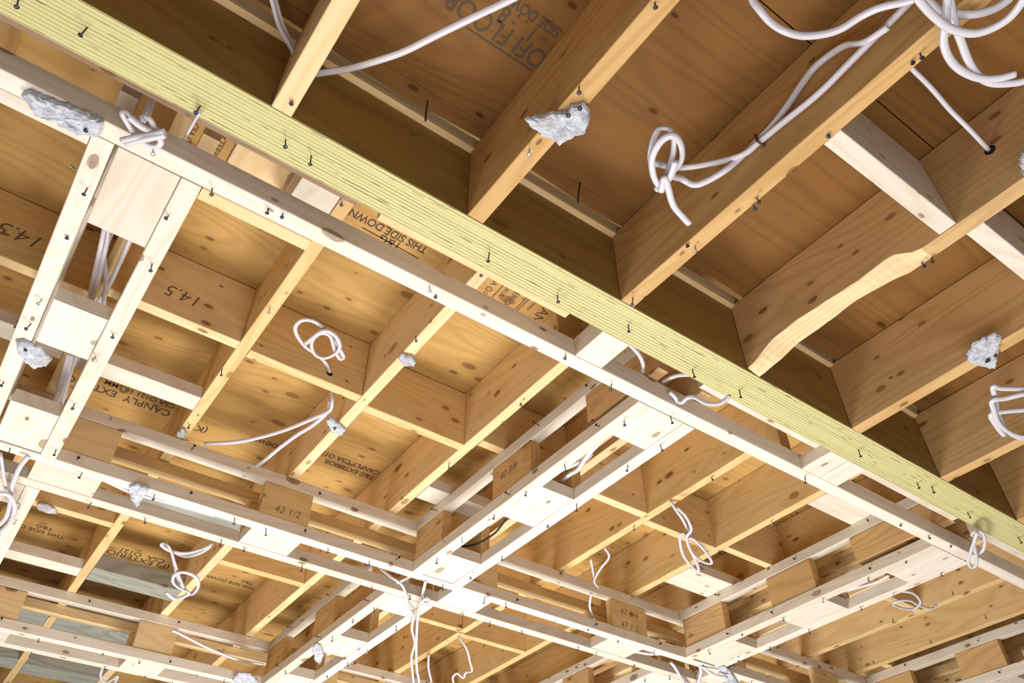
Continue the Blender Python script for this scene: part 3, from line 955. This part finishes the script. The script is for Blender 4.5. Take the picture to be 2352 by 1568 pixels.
cable('hanging cable loop at the right end of the furring strip', [[(2252, 1238, .985), (2233, 1228, .98), (2241, 1219, .975), (2256, 1222, .97), (2262, 1240, .97), (2258, 1262, .97), (2246, 1272, .97)],
                                                                  [(2244, 1222, .965), (2237, 1245, .96), (2229, 1270, .96), (2224, 1290, .96), (2231, 1303, .96), (2242, 1297, .96), (2243, 1279, .96), (2238, 1255, .962), (2240, 1235, .965)]], flat=1.2)
cable('flat oval coil lying on a joist right of the right soffit frame', [[(2068, 1357, 1.14), (2097, 1362, 1.13), (2114, 1382, 1.12), (2100, 1398, 1.12), (2070, 1396, 1.12), (2052, 1387, 1.12), (2063, 1380, 1.12), (2090, 1379, 1.12), (2110, 1390, 1.12), (2138, 1397, 1.12), (2152, 1388, 1.13)]], flat=1.2)
cable('cable lying along the opening of the right soffit frame', [[(2042, 1321, 1.04), (2012, 1337, 1.04), (1961, 1351, 1.04), (1930, 1362, 1.05)]])
cable('long cable pair hanging to the bottom edge left of centre', [
    [(870, 1300, 1.04), (880, 1310, 1.02), (899, 1325, 1.0), (922, 1342, .985), (933, 1366, .98), (937, 1395, .98), (949, 1415, .98), (946, 1445, .98), (953, 1477, .98), (945, 1511, .98), (950, 1568, .98), (955, 1640, .98)],
    [(978, 1332, 1.0), (970, 1371, .985), (974, 1384, .98), (987, 1381, .975), (980, 1373, .972), (967, 1385, .97), (961, 1409, .97), (957, 1460, .97), (957, 1528, .97), (963, 1568, .97), (970, 1640, .97)],
    [(945, 1322, 1.03), (912, 1338, 1.02), (890, 1345, 1.03)]], flat=1.2)
cable('crossed wires hanging behind the marked plate right of centre', [
    [(1389, 1258, 1.15), (1399, 1279, 1.14), (1379, 1306, 1.13), (1365, 1334, 1.12), (1376, 1349, 1.12)], [(1357, 1284, 1.14), (1365, 1327, 1.13), (1370, 1345, 1.12)], [(1358, 1362, 1.06), (1355, 1395, 1.05), (1369, 1428, 1.05)]], r=0.0042, flat=1.1)
cable('curling cable end at the bottom edge, centre', [
    [(1053, 1460, 1.14), (1072, 1490, 1.1), (1079, 1518, 1.08), (1084, 1540, 1.07), (1070, 1544, 1.06), (1064, 1556, 1.05), (1050, 1546, 1.05), (1040, 1556, 1.05), (1044, 1575, 1.05)], [(985, 1502, 1.13), (984, 1531, 1.1), (991, 1565, 1.08)]], flat=1.2)
cable('thick knotted cable hanging at lower left', [
    [(489, 1247, 1.15), (460, 1262, 1.12), (426, 1270, 1.1), (392, 1265, 1.09), (372, 1252, 1.08), (377, 1247, 1.08), (390, 1258, 1.07), (404, 1300, 1.07), (416, 1334, 1.07), (428, 1358, 1.07), (443, 1364, 1.07), (456, 1345, 1.065), (450, 1325, 1.065),
     (424, 1314, 1.06), (402, 1319, 1.06), (397, 1336, 1.06), (411, 1350, 1.065), (434, 1360, 1.06), (424, 1369, 1.055), (402, 1375, 1.055), (381, 1360, 1.055)],
    [(486, 1252, 1.15), (462, 1268, 1.13), (428, 1277, 1.11), (398, 1268, 1.1), (400, 1290, 1.085), (410, 1330, 1.085), (424, 1352, 1.08)]])
cable('looped cables at the left edge in front of the second long frame', [
    [(0, 1040, 1.0), (3, 1054, .99), (10, 1102, .985), (20, 1143, .98), (31, 1165, .975), (24, 1197, .975), (-6, 1228, .975)], [(66, 1046, 1.0), (44, 1075, .99), (27, 1119, .98), (22, 1160, .97), (12, 1190, .97), (-10, 1212, .97)],
    [(-10, 1134, .965), (8, 1133, .965), (24, 1141, .965), (34, 1163, .965), (30, 1185, .965)]])
cable('flat cable running inside the second long frame', [[(225, 1095, 1.04), (238, 1101, 1.035), (296, 1128, 1.03), (350, 1144, 1.03), (409, 1160, 1.035), (494, 1184, 1.04)]])
cable('cable running inside the third long frame', [[(395, 1448, 1.04), (409, 1453, 1.04), (477, 1487, 1.04), (545, 1514, 1.04), (603, 1525, 1.05)]])
cable('curled cable ends at the bottom edge, lower left', [[(238, 1525, 1.05), (231, 1553, 1.04), (243, 1567, 1.04), (262, 1558, 1.04), (270, 1553, 1.04), (262, 1572, 1.04)]])
cable('cables drooping below the brightest corner at the bottom', [
    [(1606, 1526, 1.0), (1610, 1545, .99), (1600, 1580, .98)], [(1610, 1528, 1.0), (1637, 1548, .98), (1670, 1555, .98)], [(1540, 1520, 1.0), (1552, 1535, .99), (1578, 1580, .98)], [(1459, 1496, 1.02), (1490, 1501, 1.01), (1518, 1501, 1.01), (1535, 1498, 1.02)]])

# ---------------------------------------------------------------- printed stamps and pencil notes
def stamp_down(parent, p, lines, zface, rot=(-1, 0), size=0.03, frame_=None):
    """lines of print on an underside; rot is the reading direction in plan."""
    x = Vector((rot[0], rot[1], 0))
    y = Vector((0, 0, -1)).cross(x)
    for k, (body, sz) in enumerate(lines):
        o = Vector((p[0], p[1], zface)) - y * (k * size * 1.35 / S)
        text('stamp', body, o, x, y, sz, parent, sx=0.8, thin=0.0006)


def on(px, py, z):
    v = at(px, py, z)
    return (v.x, v.y)


stamp_down(near_deck, on(1262, 128, ZN), [('OFI FLOOR', 0.056)], ZN)
stamp_down(near_deck, on(1292, 70, ZN), [('SIDE DOWN 30 MM', 0.030)], ZN)
stamp_down(near_deck, on(1262, 85, ZN), [('- 1 . : 8', 0.045)], ZN)
a_, b_ = on(1222, 162, ZN), on(1070, 63, ZN)
bars('stamp', [((a_[0], a_[1], ZN), (b_[0], b_[1], ZN))], near_deck, w=0.004)
# far deck prints
stamp_down(far_deck, on(985, 570, ZD), [('THIS SIDE DOWN', 0.036)], ZD)
stamp_down(far_deck, on(925, 562, ZD), [('T&G', 0.040)], ZD)
a_, b_ = on(962, 594, ZD), on(832, 522, ZD)
bars('stamp', [((a_[0], a_[1], ZD), (b_[0], b_[1], ZD))], far_deck, w=0.004)


def canply(px, py, s=1.0):
    p = Vector((*on(px, py, ZD), ZD))
    x = Vector((0, 1, 0))
    y = Vector((1, 0, 0))
    for body, sz, dx, dy in (('CANPLY', 0.05, 0, 0), ('CERTIFIED', 0.016, 0.0, -0.03), ('EXTERIOR', 0.03, -0.02, -0.09), ('EXTERIEUR', 0.02, -0.02, -0.115), ('CSA O121', 0.028, 0.0, -0.155)):
        text('stamp', body, p + (x * dx + y * dy) * s, x, y, sz * s, far_deck)
    segs = []
    for dy in (0.055, 0.062, -0.045, -0.052, -0.125):
        segs.append((p + y * dy * s, p + y * dy * s + x * 0.15 * s))
    bars('stamp', segs, far_deck, w=0.0028)


canply(1262, 690, 0.9)
canply(590, 355, 0.8)
stamp_down(far_deck, on(640, 1022, ZD), [('DOWN', 0.035)], ZD)
stamp_down(far_deck, on(395, 945, ZD), [('CANPLY  EXTERIOR', 0.05), ('CSA O121 18.5MM', 0.035)], ZD)
stamp_down(far_deck, on(480, 985, ZD), [('(K) //', 0.05)], ZD)
stamp_down(far_deck, on(862, 1095, ZD), [('T&G EXTERIOR', 0.036), ('CANPLY CSA O121', 0.036)], ZD)
stamp_down(far_deck, on(150, 1232, ZD), [('THIS SIDE DOWN', 0.04), ('      T&G', 0.04)], ZD)
stamp_down(far_deck, on(392, 1300, ZD), [('(P) EXTERIOR', 0.06), ('   CSA  O121', 0.05)], ZD)
stamp_down(far_deck, on(588, 1350, ZD), [('THIS SIDE DOWN', 0.036), ('   T&G', 0.036)], ZD)
# pencil
def pencil(name_parent, body, o, x, y, size):
    text('pencil_mark', body, o, x, y, size, name_parent, PENCIL, shear=0.25, thin=-0.0005)


v = aty(470, 688, 1.334)
pencil(BL['145'], '14.5', (v.x, 1.334, v.z), (-1, 0, 0), (0, 0, -1), 0.055)
v = aty(110, 552, 1.368)
pencil(BL['l'], '14.5', (v.x, 1.368, v.z), (-1, 0, 0), (0, 0, -1), 0.06)
v = aty(628, 1172, XC2a + 0.002)
plates = [c for c in x2.children if c.name.startswith('side_plate')]


def plate_at(root, x, near=True):
    best = min((c for c in root.children if c.name.startswith('side_plate')), key=lambda c: (wmat(c).translation - Vector(x)).length)
    return best


pl = plate_at(x2, W(0.576, XC2a + 0.015, 1.08))
pencil(pl, '42 1/2', (v.x, XC2a + 0.002, v.z), (1, 0, 0), (0, 0, 1), 0.034)
pl = plate_at(x2, W(1.72, XC2a + 0.015, 1.08))
v = aty(1424, 1408, XC2a + 0.002)
pencil(pl, '47 3/4', (v.x, XC2a + 0.002, v.z), (1, 0, 0), (0, 0, 1), 0.036)
v = aty(1426, 1438, XC2a + 0.002)
pencil(pl, '47 1/2', (v.x, XC2a + 0.002, v.z), (1, 0, 0), (0, 0, 1), 0.036)
pl = plate_at(fm, W(0.96, 1.3, 1.08))
v = atx(1147, 1105, 0.946)
pencil(pl, '40 3/8', (0.946, v.y, v.z), (0, -1, 0), (0, 0, 1), 0.034)

# every offcut needs its own words
tag(off1, 'small stamped plywood offcut in the channel behind the yellow beam', 'plywood')
